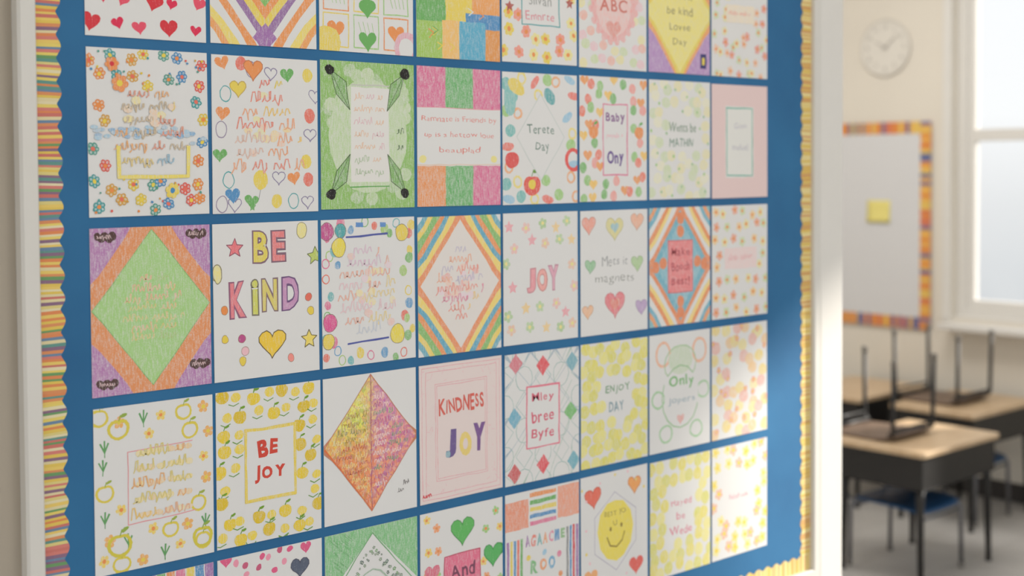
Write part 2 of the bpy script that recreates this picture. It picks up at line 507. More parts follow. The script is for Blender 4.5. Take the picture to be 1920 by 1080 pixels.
for i,t in enumerate(["Happy","Wonder","be kind","Lovee","Day"]): a.text(t,50,26+i*17,[34,44,42,34,22][i],8,(150,140,104),.75,.0)
a.rect(84,104,94,120,(60,60,110),.9); a.rect(87,108,91,116,YEL,.9)
a = new(1,8,"pale sheet dotted with soft yellow and coral flowers")
a.scatter(7,9,lambda x,y,k: a.flower(x,y,5.5,[LYEL,(242,190,150),(238,130,110),PALEG][k%4],ORG,5,.5),[(30,30,70,80)],.8)
a.rect(26,46,76,66,(242,222,190),.5); a.scrawl(50,56,40,6,[(236,170,150)],.6)

# ---- row 2
a = new(2,1,"white sheet covered with colourful flowers and faint writing")
a.fade=.02
cs=[(230,140,70),(80,140,186),(226,196,70),(70,156,156),(224,96,84),(90,156,140),(214,160,70)]
a.scatter(7,8,lambda x,y,k: a.oflower(x,y,5.0,cs[(k*3)%7],[CORAL,YEL,ORG][k%3]),[(20,28,84,96)],.6)
for q in range(34):
    x=a.r.uniform(1,99); y=64+a.r.gauss(0,2.5)
    a.ell(x,y,3,1.6,a.r.choice([LBLU,(110,164,204),(160,190,210)]),.5,8)
for q in range(40): a.ell(a.r.uniform(2,98),a.r.choice([a.r.uniform(2,26),a.r.uniform(98,125)]),1,1,a.r.choice(cs),.7,6)
for q in range(9): a.ell(50+a.r.gauss(0,14),46+a.r.uniform(-10,10),4,3,a.r.choice([(240,220,130),(238,200,160)]),.47,8)
for i in range(5): a.scrawl(52,34+i*10,[40,50,44,62,62][i],8.5,[(232,170,110),(228,200,110),(224,150,126),(200,180,150)],.6,.9)
a.line([(24,74),(24,97),(82,97),(82,74)],3,(236,216,104),.6); a.scrawl(50,85,46,8,[(222,196,124),(150,184,202)],.6,.9)
a.flower(20,12,6,ORG,RED); a.flower(26,26,7,ORG,YEL); a.flower(68,108,6,YEL,BLU)
a = new(2,2,"white sheet with hearts and balloons and orange scribbled words")
cs=[ORG,YEL,PINK,BLU,GRN,CORAL,TEAL,LPINK]
def f22(x,y,k):
    c=cs[(k*5)%8]
    m=k%4
    if m==0: a.heart(x,y,6.5,c,.64,rot=a.r.uniform(-.3,.3))
    elif m==1: a.ell(x,y,5,6,c,.62)
    elif m==2: a.ring(x,y,5,6.5,.8,(150,136,160) if k%8==2 else c,.75)
    else: a.heart(x,y,6,WHT,1,(140,130,160))
a.scatter(6,7,f22,[(18,18,84,98)],.5)
a.heart(38,10,9,ORG,.7,(200,120,80)); a.heart(24,26,7.5,YEL,.7,(200,170,90)); a.heart(18,112,7,BLU,.66); a.ell(44,100,7,8,YEL,.64); a.line([(44,108),(42,116)],.6,GRY); a.star(36,122,4,GRN)
for q in range(16): a.ell(50+a.r.gauss(0,12),60+a.r.gauss(0,13),4,3,a.r.choice([LYEL,(244,210,136),(242,196,166)]),.49,8)
for i in range(6): a.scrawl(52+a.r.uniform(-2,2),34+i*11,[34,46,58,66,56,70][i],11,[(236,166,126),(238,196,104),(230,136,116),(222,186,170)],.6,1.1)
a.scrawl(56,21,24,8,[YEL,CORAL],.6,1)
a = new(2,3,"green crayon sheet with black corner dots and a white centre")
a.fade=.02
a.rect(0,0,100,127,(146,190,106),.6)
for q in range(34): a.ell(a.r.uniform(8,92),a.r.uniform(6,120),7,6,a.r.choice([(170,204,132),(138,184,104),(184,210,148),(150,192,110)]),.48,10)
a.ell(50,64,42,50,(186,212,154),.5,22)
a.rect(31,22,72,104,(226,223,217),.9)
for i in range(7): a.scrawl(52,30+i*11,34,7,[(224,186,190),(180,196,164),(230,194,166)],.58,.8)
for sx,sy in ((0,0),(1,0),(0,1),(1,1)):
    fx=lambda x: x if sx==0 else 100-x
    fy=lambda y: y if sy==0 else 122-y
    a.poly([(fx(10),fy(8)),(fx(26),fy(18)),(fx(30),fy(42)),(fx(16),fy(28))],(124,174,94),.56)
    a.line([(fx(10),fy(8)),(fx(26),fy(18)),(fx(30),fy(42)),(fx(16),fy(28)),(fx(10),fy(8))],.6,(80,100,66),.7)
    a.line([(fx(10),fy(8)),(fx(30),fy(42))],.5,(80,100,66),.7)
    for q in range(5): a.ell(fx(10)+a.r.uniform(-1.5,1.5),fy(8)+a.r.uniform(-1.5,1.5),4.2,3.6,(44,42,40),.7,9)
a.line([(30,108),(72,108)],1,GRN); a.line([(32,20),(72,20)],1,(200,200,190)); a.scrawl(86,60,10,8,(90,120,76),.6,.7); a.scrawl(86,74,10,8,(90,120,76),.6,.7)
a = new(2,4,"sheet with pink, green and orange blocks around red handwriting")
a.fade=.05
for i,c in enumerate([(220,108,148),(104,176,104),(220,108,148)]): a.rect([0,33,66][i],0,[33,66,100][i],37,c,.56)
for i,c in enumerate([(234,150,90),(104,176,104),(220,108,148)]): a.rect([0,33,66][i],90,[33,66,100][i],127,c,.56)
a.text("Ramnate is Friends by",50,48,90,6,(224,116,104),.75,-.01); a.text("up is a hettow loue",50,62,84,6,(224,116,104),.75,-.01); a.text("beauplad",50,76,50,6.5,(224,116,104),.75,-.01)
a.line([(0,37),(100,37)],.6,(230,150,160)); a.line([(0,89),(100,89)],.6,(230,190,160))
for x in (6,92): a.ell(x,84,4,3.5,LYEL,.7)
a = new(2,5,"white sheet with apples and leaves circling a small diamond message")
cs=[(120,186,180),(236,216,116),(234,120,106),LGRN,(238,170,116),LBLU]
def f25(x,y,k):
    c=cs[k%6]; m=k%3
    if m==0: a.ell(x,y,6.5,6,c,.58)
    elif m==1: a.ring(x,y,5,5,2.4,c,.58,10)
    else: a.ell(x,y,8,4,c,.58,10,a.r.uniform(-1,1))
a.scatter(6,8,f25,[(20,22,80,100)],.5)
a.ell(10,26,8,16,(130,190,184),.58); a.ell(18,14,12,7,YEL,.58,12,.5); a.ell(62,22,10,6,TEAL,.58,10,.9)
a.ell(12,84,9,8,(222,90,86),.68); a.apple(38,108,11,(226,86,74),(110,150,70)); a.ell(38,108,5,5,YEL,.7); a.ring(94,84,9,10,4,(228,90,84),.68)
a.dia(50,62,32,42,WHT,1); a.dial(50,62,32,42,.6,(190,200,194),.7); a.text("Terete",50,54,36,9,(110,134,122),.8,.0); a.text("Day",52,72,18,11,(110,134,122),.8,.0)
a = new(2,6,"orange and green dotted sheet with purple lettering in a pink box")
cs=[(236,160,100),(236,126,104),(150,196,120),(240,196,110),(126,182,110),(238,160,150)]
a.scatter(7,9,lambda x,y,k: (a.ell(x,y,5,5.5,cs[k%6],.58) if k%3 else a.heart(x,y,6,cs[k%6])),[(32,24,74,104)],.6)
a.box(34,28,70,100,1.4,PINK,.62); a.text("Baby",52,42,28,12,(140,96,144),.8,.02); a.scrawl(52,60,26,6,[LPINK,PINK],.6); a.text("Ony",52,83,24,16,(110,86,146),.8,.03)
for x in (20,88): a.apple(x,56,7,ORG,GRN)
a = new(2,7,"sheet splashed with pale yellow around grey green words")
a.scatter(7,9,lambda x,y,k: a.ell(x,y,7,6,[LYEL,(236,230,186),PALEG][k%3],.46),[(28,36,80,76)],.7)
a.scatter(5,6,lambda x,y,k: a.ell(x,y,1.6,1.6,[(150,190,140),LGRN][k%2],.6),[(28,36,80,76)],.7)
a.text("Wents be",54,50,44,10,(120,146,122),.8,.0); a.text("MATHIN",52,66,38,9,(120,150,132),.8,.0)
a = new(2,8,"pale pink sheet with a white teal-outlined rectangle",(228,203,199))
a.rect(24,24,74,104,(226,224,217),.95); a.box(26,26,72,102,1.5,(120,180,162),.7); a.text("Ginn",50,46,22,7,(190,184,194),.8,0); a.text("meluel",50,70,28,7,(186,182,190),.8,0)

# ---- row 3
a = new(3,1,"purple crayon sheet with orange bands and a big green diamond")
a.fade=.03
a.rect(0,0,100,127,(182,126,176),.57); a.dia(50,64,66,83,(228,148,96),.6)
a.dia(50,62,49,60,(168,208,134),.6); a.dial(50,62,49,60,.7,(134,178,110),.6)
for i in range(7): a.scrawl(52,40+i*7.5,[24,38,50,44,52,38,40][i],7.5,[(212,200,124),(222,190,132),(172,198,124),(226,180,140)],.56,.9)
for x,y in [(12,7),(88,7),(12,118),(90,110)]:
    for q in range(5): a.ell(x-6+q*3,y+(q%2)*1.6-.8,3.2,3.4,(86,62,60),.66,10)
    a.scrawl(x,y,13,4,[(220,190,190)],.8,.5)
a = new(3,2,"white sheet lettered BE KIND in coloured bubble letters with yellow heart")
a.fade=.0
OUT=(136,108,122)
a.otext("B",44,20,13,25,(226,208,98),OUT); a.otext("E",61,20,12,24,(230,136,136),OUT)
a.otext("K",22,62,13,28,(230,136,142),(150,100,124)); a.otext("i",38,61,5,28,(210,210,106),(130,124,110)); a.otext("N",52,60,14,26,(220,204,116),(140,116,120)); a.otext("D",72,60,15,26,(200,150,186),(120,92,130))
a.heart(54,99,13,(238,200,74),.66,(116,100,76),ow=.8); a.star(20,20,8,(234,124,130),(150,90,106)); a.star(90,100,8,(238,214,100),(120,110,74))
a.star(97,30,8,(190,204,104),(120,126,90)); a.ell(84,8,5,7,LYEL,.6); a.ring(84,8,5,7,.6,(150,140,110)); a.ell(4,40,3.5,7.5,LYEL,.6); a.ring(4,40,4,8,.7,(140,130,90))
for x,y,c in [(10,70,ORG),(10,93,YEL),(25,94,(190,90,140)),(26,112,YEL),(72,114,(240,150,140)),(90,64,CORAL),(28,104,LPINK),(92,76,YEL)]: a.ell(x,y,3.2,3.6,c,.7); a.ring(x,y,3.2,3.6,.4,(160,130,110))
a = new(3,3,"white sheet bordered with coloured balloons and pink scribbled words")
a.fade=.06
cs=[YEL,PINK,(110,160,200),(130,184,110),CORAL,(170,200,120),(110,180,180)]
a.scatter(8,11,lambda x,y,k: (a.ell(x,y,3.2+k%2,4+k%2,cs[k%7],.58) if k%3 else a.ring(x,y,3.5,4,.9,cs[k%7])),[(17,14,86,114)],.8)
for x,y,c,r in [(6,10,MAG,7),(20,10,TEAL,6),(86,14,YEL,7),(18,24,(236,216,80),7.5),(8,88,(222,90,146),7),(80,104,(234,214,84),8),(6,104,YEL,6)]: a.ell(x,y,r,r*1.1,c,.62); a.ring(x,y,r,r*1.1,.5,(140,122,108))
a.line([(26,16),(70,14)],1.6,(84,92,160),.8); a.line([(26,108),(70,106)],1.6,(84,92,160),.8); a.rect(36,3,44,7,(100,144,200),.7); a.rect(62,4,68,8,(100,144,200),.7)
for q in range(16): a.ell(52+a.r.gauss(0,14),60+a.r.gauss(0,14),4,3.5,a.r.choice([(242,220,150),(238,190,176),(236,204,212)]),.48,8)
for i in range(8): a.scrawl(50,28+i*10,[34,46,62,64,66,62,52,28][i],11,[(232,196,200),(234,176,156),(234,210,150),(222,190,206),(202,206,214)],.58,1.1)
a = new(3,4,"nested rainbow diamond drawing with a pink scribbled centre")
a.fade=.04
a.nest(50,63,100,126,[WHT,(114,174,190),(236,208,110),(140,188,114),(234,154,98),(106,170,192),(238,212,120),(234,150,104),(226,218,211)],6.6)
for q in range(18): a.ell(50+a.r.gauss(0,11),63+a.r.gauss(0,9),4,3.5,a.r.choice([(244,196,170),(238,170,160),(236,204,212)]),.48,8)
for i in range(8): a.scrawl(51,31+i*9,[14,30,46,58,60,46,30,14][i],10,[(234,156,142),(236,178,150),(224,150,168),(200,190,204),(236,200,136)],.6,1.1)
a = new(3,5,"pale flower drawing lettered JOY in pink")
a.scatter(5,6,lambda x,y,k: (a.flower(x,y,6,[(180,208,150),(238,186,176),(166,200,134),(236,190,160)][k%4],LYEL,5,.54) if k%3 else a.star(x,y,6.5,[(236,166,172),(238,206,150)][k%2])),[(18,40,84,84)],.5)
a.otext("J",36,66,10,22,(234,156,162),(208,146,152)); a.otext("O",51,66,12,21,(238,168,160),(212,146,142)); a.otext("Y",66,65,12,23,(224,166,182),(196,142,158))
a = new(3,6,"white sheet with soft coloured hearts and grey writing")
for x,y,r,c in [(12,14,10,(238,160,140)),(50,18,13,(220,210,146)),(84,12,10,(238,180,150)),(14,56,8,(150,194,150)),(84,56,9,(176,204,150)),(50,96,15,(230,124,130)),(10,102,8,(238,186,146)),(90,102,9,(186,158,196))]: a.heart(x,y,r,c,.6,tuple(int(v*.84) for v in c),ow=.6)
a.heart(50,18,6,(150,190,196),.56); a.text("Mets it",50,52,38,9,(150,150,150),.8,-.01); a.text("magnets",50,72,58,9,(150,150,144),.8,-.01); a.heart(50,97,8,CORAL,.55)
a = new(3,7,"orange and blue striped diamond drawing with pink centre box")
a.fade=.1
a.rect(0,0,100,127,(120,180,188),.57)
a.nest(50,63,92,117,[(234,154,100),(110,174,194),WHT,(234,144,88),(240,210,126),WHT,(230,140,92),(110,174,192)],6.4)
a.dia(50,63,38,50,(116,180,196),.56)
for x,y in [(50,12),(50,114),(10,63),(90,63),(50,26),(22,60),(78,60),(50,102)]: a.ell(x,y,6,6.5,(228,136,92),.66)
a.rect(30,36,70,92,(232,126,126),.6); a.box(30,36,70,92,.9,(204,96,102))
for i,t in enumerate(["Make","Booch","Best!"]): a.text(t,50,48+i*16,30,9,(180,84,92),.75,.01)
a = new(3,8,"pale sheet with orange and yellow blossoms and pink strip")
a.scatter(6,8,lambda x,y,k: a.flower(x,y,6,[(242,200,126),LYEL,(238,156,120),PALEG][k%4],ORG,5,.54),[(18,44,84,76)],.5)
a.rect(22,48,80,72,(236,208,204),.56); a.scrawl(50,60,44,8,[(232,168,168)],.6)

# ---- row 4
a = new(4,1,"white sheet with yellow apples, blossoms and green sprigs around writing")
a.fade=.03
def f41(x,y,k):
    m=k%4
    if m==0: a.apple(x,y,6.5,(222,202,86),(160,176,80),solid=False)
    elif m==1: a.flower(x,y,5,(236,176,100),YEL,5)
    elif m==2: a.sprig(x,y,5,(104,160,100))
    else: a.flower(x,y,4.5,(238,208,106),ORG,5)
a.scatter(6,7,f41,[(22,26,86,92)],.4)
a.apple(20,17,8,(220,202,84),(150,174,80),solid=False); a.apple(20,106,9,(212,198,76),(150,174,80),solid=False); a.apple(90,112,8,(212,198,76),(150,174,80),solid=False)
a.line([(82,34),(27,36),(27,92),(84,90)],.7,(232,156,158),.7)
for i in range(5):
    for q in range(6): a.ell(38+q*8+a.r.uniform(-2,2),38+i*12,3.6,2.6,a.r.choice([(240,216,136),(238,200,140)]),.5,8)
    a.scrawl(57,38+i*12,[44,50,54,50,56][i],10,[(234,194,110),(230,174,116),(218,200,124),(226,176,144)],.62,1.1)
a = new(4,2,"sheet scattered with yellow apples framing the red words BE JOY")
a.fade=.0
def f42(x,y,k):
    if k%2==0: a.apple(x,y,6,[(232,202,64),(222,190,56)][k%4==0],(120,160,60))
    else:
        a.ell(x,y,4.5,4,(236,210,84),.6,10); a.line([(x-6,y+5),(x-2,y+7),(x+3,y+5)],.8,(120,160,80),.8)
a.scatter(7,9,f42,[(22,28,78,98)],.4)
a.rect(27,34,74,92,WHT,1); a.box(27,34,74,92,2.6,(232,206,90),.6); a.text("BE",48,50,19,13,(210,80,66),.85,.05); a.text("JOY",50,72,29,14,(210,80,66),.85,.05)
a = new(4,3,"large mosaic kite shape in yellow, orange, pink and purple")
R=a.r; a.fade=.04
a.dia(50,61,50,60,(240,180,110),.7)
def lerp3(c, d, t): return tuple(c[i]+(d[i]-c[i])*t for i in range(3))
NN=24
G={}
for i in range(NN+1):
    for j in range(NN+1):
        p=-1+2*i/NN; q=-1+2*j/NN
        if 0<i<NN: p+=R.uniform(-.028,.028)
        if 0<j<NN: q+=R.uniform(-.028,.028)
        G[i,j]=(50+(p-q)/2*50, 61+(p+q)/2*60)
def kite(cx, cy, band):
    t=max(0,min(1,(cy-20)/80)); s_=max(0,min(1,(cx-40)/20))
    lf=lerp3((228,206,98),(236,140,84),max(0,min(1,(cy-44)/30)))
    rt=lerp3((222,142,164),(234,136,108),t)
    c=lerp3(lf,rt,s_)
    if band: c=lerp3(c,(238,176,104) if cx<50 else (196,130,168),.5)
    j=R.choice([(0,0,0),(6,12,6),(-14,-12,4),(6,26,0),(-20,-26,14) if cx>50 else (-28,-2,-6)])
    return tuple(max(40,min(240,c[k]+j[k])) for k in range(3))
for i in range(NN):
    for j in range(NN):
        P=[G[i,j],G[i+1,j],G[i+1,j+1],G[i,j+1]]
        cx=sum(p[0] for p in P)/4; cy=sum(p[1] for p in P)/4
        bd=(j%4==1) if cx<50 else (i%4==1)
        if R.random()<.5:
            a.raw(P[:3],kite(cx,cy,bd),.62); a.raw([P[0],P[2],P[3]],kite(cx,cy,bd),.62)
        else:
            a.raw([P[0],P[1],P[3]],kite(cx,cy,bd),.62); a.raw(P[1:],kite(cx,cy,bd),.62)
a.nl()
for q in range(12):
    y=22+q*7; hw=(1-abs(y-61)/60)*44
    if hw>6:
        a.scrawl(50-hw/2-1,y,hw-2,6,[(176,140,60),(240,222,150),(150,140,80)] if y<60 else [(200,90,60),(244,206,130)],.6,.7)
        a.scrawl(50+hw/2+2,y,hw-2,6,[(180,84,130),(244,206,200),(130,156,116),(196,96,140)],.6,.7)
a.line([(50,1),(50,121)],.8,(180,90,100),.6); a.line([(1,61),(50,121)],1.6,(222,112,64)); a.dial(50,61,50,60,.7,(200,130,100),.7)
a.scrawl(89,103,9,5,(120,114,112),.7,.6); a.scrawl(83,109,9,5,(120,114,112),.7,.6)
a = new(4,4,"pink outlined sheet lettered KINDNESS JOY",(228,212,207))
for m in (3,7,19,21): a.line([(m+a.r.uniform(-1,1),m),(100-m,m+a.r.uniform(-1,1)),(100-m,127-m),(m,127-m)],.6,(228,156,162),.58,True)
for q in range(50):
    x=a.r.choice([a.r.uniform(4,18),a.r.uniform(82,96)]) ; y=a.r.uniform(5,120)
    if q%2: x,y=a.r.uniform(5,95),a.r.choice([a.r.uniform(5,17),a.r.uniform(110,122)])
    a.line([(x,y),(x+a.r.uniform(-5,5),y+a.r.uniform(-4,4))],.5,(232,184,188),.6)
a.text("KINDNESS",50,40,54,14,(216,98,86),.85,.025,-.04,1,1.2)
a.text("J",37,76,12,25,(108,88,140),.72,.07); a.text("O",54,77,14,22,(234,206,116),.66,.07); a.text("Y",71,75,15,26,(122,86,142),.72,.07); a.ell(33,85.5,3,3,(110,160,176),.55)
a.scrawl(8,120,10,5,[RED],.7)
a = new(4,5,"interlaced geometric sheet with coloured diamonds and pink word box")
for i in range(5):
    for j in range(6):
        a.ring(i*25,j*25,11,12,.7,(146,180,172),.6,4 if (i+j)%2 else 12)
for i in range(4): a.line([(i*33,0),(100,100-i*33)],.6,(160,178,188),.56); a.line([(100-i*33,0),(0,100-i*33)],.6,(160,178,188),.56); a.line([(i*33-10,127),(90,i*33)],.6,(160,188,170),.56)
for x,y,c in [(50,14,(226,88,94)),(50,112,(226,88,94)),(12,62,(114,174,196)),(88,64,(124,186,114)),(14,10,(216,124,134)),(90,14,(124,174,186)),(12,116,(206,94,94)),(92,114,(114,174,188))]: a.dia(x,y,9,10,c,.62)
a.rect(28,34,72,94,WHT,1); a.box(28,34,72,94,1.7,(228,120,138),.68)
for i,t in enumerate(["Mley","bree","Byfe"]): a.text(t,50,46+i*18,30,11,(214,100,118),.8,.01)
a = new(4,6,"sheet of yellow blobs around a white patch with green words")
a.scatter(8,10,lambda x,y,k: a.ell(x,y,7,6.5,[(230,218,88),(234,224,122),(222,214,96)][k%3],.56),[(30,36,76,82)],.6)
a.text("ENJOY",54,50,36,10,(130,164,130),.8,.01); a.text("DAY",52,68,22,11,(134,160,168),.8,.01)
a = new(4,7,"bear shaped outline drawing in orange and green with lettering")
for x,y in [(22,22),(82,22)]: a.ring(x,y,11,13,3,(236,176,140),.6)
a.ell(50,30,20,16,(196,212,178),.5); a.ring(50,34,26,20,1.4,(166,196,150)); a.ring(50,70,30,34,1.4,(150,190,140))
for x,y in [(14,70),(88,66),(26,108),(76,108)]: a.ring(x,y,10,9,2.2,(156,200,148),.6)
a.rect(24,46,80,80,WHT,1); a.text("Only",52,54,42,15,(126,180,116),.8,.02); a.text("Jopers",52,74,44,9,(154,172,180),.8,.0); a.heart(50,94,6,CORAL,.45)
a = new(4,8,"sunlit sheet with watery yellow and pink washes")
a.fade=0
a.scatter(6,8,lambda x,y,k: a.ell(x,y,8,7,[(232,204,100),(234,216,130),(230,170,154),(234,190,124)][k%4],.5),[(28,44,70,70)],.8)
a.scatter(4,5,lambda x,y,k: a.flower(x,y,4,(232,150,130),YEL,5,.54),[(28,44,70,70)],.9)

# ---- row 5
a = new(5,1,"sheet topped with coloured crayon stripes")
for i in range(12): a.rect(i*8.4,0,i*8.4+7.4,20,[GRN,ORG,PINK,YEL,BLU,PUR][i%6],.6)
a.scatter(6,6,lambda x,y,k: a.heart(x,y,5,[PINK,BLU,GRN][k%3]),y0=40,y1=125)
a = new(5,2,"sheet with pink dots and a dark heart")
a.scatter(9,12,lambda x,y,k: (a.ell(x,y,2.6,3,[(224,90,130),(236,150,170),(200,90,120)][k%3],.75,9,a.r.random()*3) if k%7 else a.heart(x,y,5.5,(222,90,130),.7)),[(64,8,96,30)],.7)
a.heart(78,20,9,(84,92,110),.7,(80,80,96))
a = new(5,3,"green cornered sheet with a leafy white diamond wreath")
a.rect(0,0,100,127,(126,190,126),.58)
for q in range(20):
    x=a.r.uniform(0,22); y=a.r.uniform(0,34); a.line([(x,y),(x+8,y+7)],.6,(106,170,106),.6)
a.poly([(50,6),(104,64),(50,124),(-4,64)],WHT,1); a.dial(50,65,53,59,1,(110,164,110),.7)
for q in range(60):
    t=q/60; x=50+(t*2-1)*42; y=16+abs(t*2-1)*47+a.r.uniform(-1,10); rr=a.r.uniform(1,1.9)
    a.flower(x,y,rr,a.r.choice([(90,104,96),(120,160,110),(100,120,110),(130,146,124)]),(210,214,200),5,.72)
a.ring(50,70,22,32,1.4,(160,184,160),.6)
a = new(5,4,"sheet with green hearts, yellow blossoms and a pink word box")
a.scatter(7,6,lambda x,y,k: a.flower(x,y,4.5,[(240,206,100),(240,160,110),LGRN][k%3],ORG,5),[(26,8,74,110)],.5)
a.heart(50,22,14,(96,180,92),.7,(80,140,80)); a.heart(14,56,9,(220,110,130),.6); a.heart(88,52,12,(90,176,96),.7,(70,140,80))
a.rect(28,44,72,100,(228,110,138),.62); a.box(28,44,72,100,1,(190,80,100)); a.text("And",50,60,30,13,(120,70,90),.85,.02)
a = new(5,5,"sheet of rainbow crayon stripes with coloured letters")
a.rect(0,8,30,36,(234,146,114),.58); a.rect(70,2,100,34,(236,156,126),.58)
for i in range(5): a.rect(32,3+i*7,68,7+i*7,[ORG,GRN,YEL,BLU,PINK][i],.6)
for i in range(5): a.rect(2+i*4.4,46,5+i*4.4,110,[PUR,YEL,BLU,CORAL,GRN][i],.6)
for i in range(4): a.rect(82+i*4.6,44,85+i*4.6,104,[GRY,BLU,RED,PUR][i],.6)
for i,ch in enumerate("AGAACIE"): a.text(ch,29+i*8,50,6.5,11,[PUR,CORAL,TEAL,ORG,PINK,BLU,GRN][i],.54,.05)
for i,ch in enumerate("ROO"): a.text(ch,38+i*12,76,10,13,[(110,180,110),(236,150,90),(90,160,200)][i],.56,.05)
for x,y,c in [(30,66,YEL),(72,70,PINK),(30,88,GRN),(74,90,ORG),(52,64,LBLU)]: a.ell(x,y,3,3,c,.6)
for i in range(6): a.rect(10+i*14,112,20+i*14,122,[GRN,ORG,PINK,YEL,BLU,PUR][i],.6)
a = new(5,6,"sheet with a yellow smiling hexagon and orange hearts")
a.poly([(50,30),(63,33),(74,44),(78,60),(74,78),(63,90),(52,94),(38,90),(28,78),(24,60),(28,43),(38,33)],(236,216,92),.66)
a.line([(50,22),(82,44),(82,78),(52,104),(20,82),(20,44)],.7,(170,162,180),.7,True)
a.text("BEST JO",50,44,32,6,(160,142,80),.8,0); a.text("U",50,54,6,6,(160,142,80),.8,.0); a.line([(38,68),(43,77),(52,80),(61,74),(64,66)],1.3,(136,112,60),.95); a.ell(43,60,1.5,2.4,(136,112,60),.95); a.ell(60,58,1.5,2.4,(136,112,60),.95)
a.heart(18,22,12,(230,112,92),.68,(200,100,80),-.1); a.heart(80,18,10,(238,162,94),.68,(206,130,84)); a.heart(82,104,11,(226,102,92),.68); a.heart(14,104,10,(238,170,112),.68)
a.scatter(5,6,lambda x,y,k: a.ell(x,y,1.6,1.6,[YEL,LPINK][k%2],.6),[(16,20,86,106)],.8)
a = new(5,7,"sheet with lemon yellow blobs and pink lettering")
a.scatter(7,9,lambda x,y,k: a.ell(x,y,7,7.5,[(228,214,100),(232,222,134),(218,212,106)][k%3],.57),[(26,32,76,92)],.6)
a.text("Mayed",50,50,34,9,(220,134,150),.8,.0); a.text("be",50,64,14,8,(220,134,150),.8,0); a.text("Wede",50,80,36,9,(220,126,146),.8,.0)
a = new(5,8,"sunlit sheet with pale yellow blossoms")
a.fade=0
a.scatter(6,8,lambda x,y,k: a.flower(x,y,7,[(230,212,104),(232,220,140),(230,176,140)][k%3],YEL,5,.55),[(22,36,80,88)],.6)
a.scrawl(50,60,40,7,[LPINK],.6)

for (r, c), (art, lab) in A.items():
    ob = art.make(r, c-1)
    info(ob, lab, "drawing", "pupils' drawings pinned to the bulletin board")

# ------------------------------------------------------------------ bulletin board
board = empty("bulletin_board", ((BX+1.0), BY+0.012, 0.66))
info(board, "white framed bulletin board with blue paper and scalloped striped border", "bulletin board")
def to_board(ob):
    ob.parent = board
    ob.matrix_parent_inverse = Matrix.Translation((-(BX+1.0), -(BY+0.012), -0.66))
    return ob
XO0, XO1 = BX-0.0866, BX+2.0067
ZO0, ZO1 = 0.706, 2.40

def blue_mat():
    m, nt, b = new_mat("blue_backing_paper")
    N = nt.nodes; L = nt.links
    tc = N.new("ShaderNodeTexCoord")
    n = N.new("ShaderNodeTexNoise"); n.inputs["Scale"].default_value = 3.5; n.inputs["Detail"].default_value = 6
    L.new(tc.outputs["Object"], n.inputs["Vector"])
    cr = N.new("ShaderNodeValToRGB")
    cr.color_ramp.elements[0].position = .3; cr.color_ramp.elements[0].color = (*C(26, 92, 138), 1)
    cr.color_ramp.elements[1].position = .75; cr.color_ramp.elements[1].color = (*C(40, 110, 156), 1)
    L.new(n.outputs["Fac"], cr.inputs[0]); L.new(cr.outputs[0], b.inputs["Base Color"])
    n2 = N.new("ShaderNodeTexNoise"); n2.inputs["Scale"].default_value = 14; n2.inputs["Detail"].default_value = 3
    L.new(tc.outputs["Object"], n2.inputs["Vector"])
    bp = N.new("ShaderNodeBump"); bp.inputs["Strength"].default_value = .25; bp.inputs["Distance"].default_value = .004
    L.new(n2.outputs["Fac"], bp.inputs["Height"]); L.new(bp.outputs["Normal"], b.inputs["Normal"])
    b.inputs["Roughness"].default_value = .7
    return m
to_board(mesh_obj("backing", *boxes([(XO0-0.003, XO1+0.003, BY, BY+0.0119, ZO0-0.003, ZO1+0.003)]), blue_mat()))

def ring_profile(x0, x1, z0, z1, prof):
    V = []; F = []; n = len(prof)
    for cx, cz, sx, sz in ((x0, z0, -1, -1), (x1, z0, 1, -1), (x1, z1, 1, 1), (x0, z1, -1, 1)):
        for o, y in prof: V.append((cx+sx*o, y, cz+sz*o))
    for k in range(4):
        for i in range(n):
            a0 = k*n+i; a1 = k*n+(i+1) % n; b0 = ((k+1) % 4)*n+i; b1 = ((k+1) % 4)*n+(i+1) % n
            F.append((a0, b0, b1, a1))
    return V, F
M_FRAME = mat("white_painted_frame", C(214, 210, 202), 0.45, var=0.02)
to_board(mesh_obj("frame", *ring_profile(XO0, XO1, ZO0, ZO1, [(0, BY+0.0118), (0, BY-0.010), (0.003, BY-0.014), (0.026, BY-0.014), (0.030, BY-0.009), (0.030, BY+0.0118)]), M_FRAME))

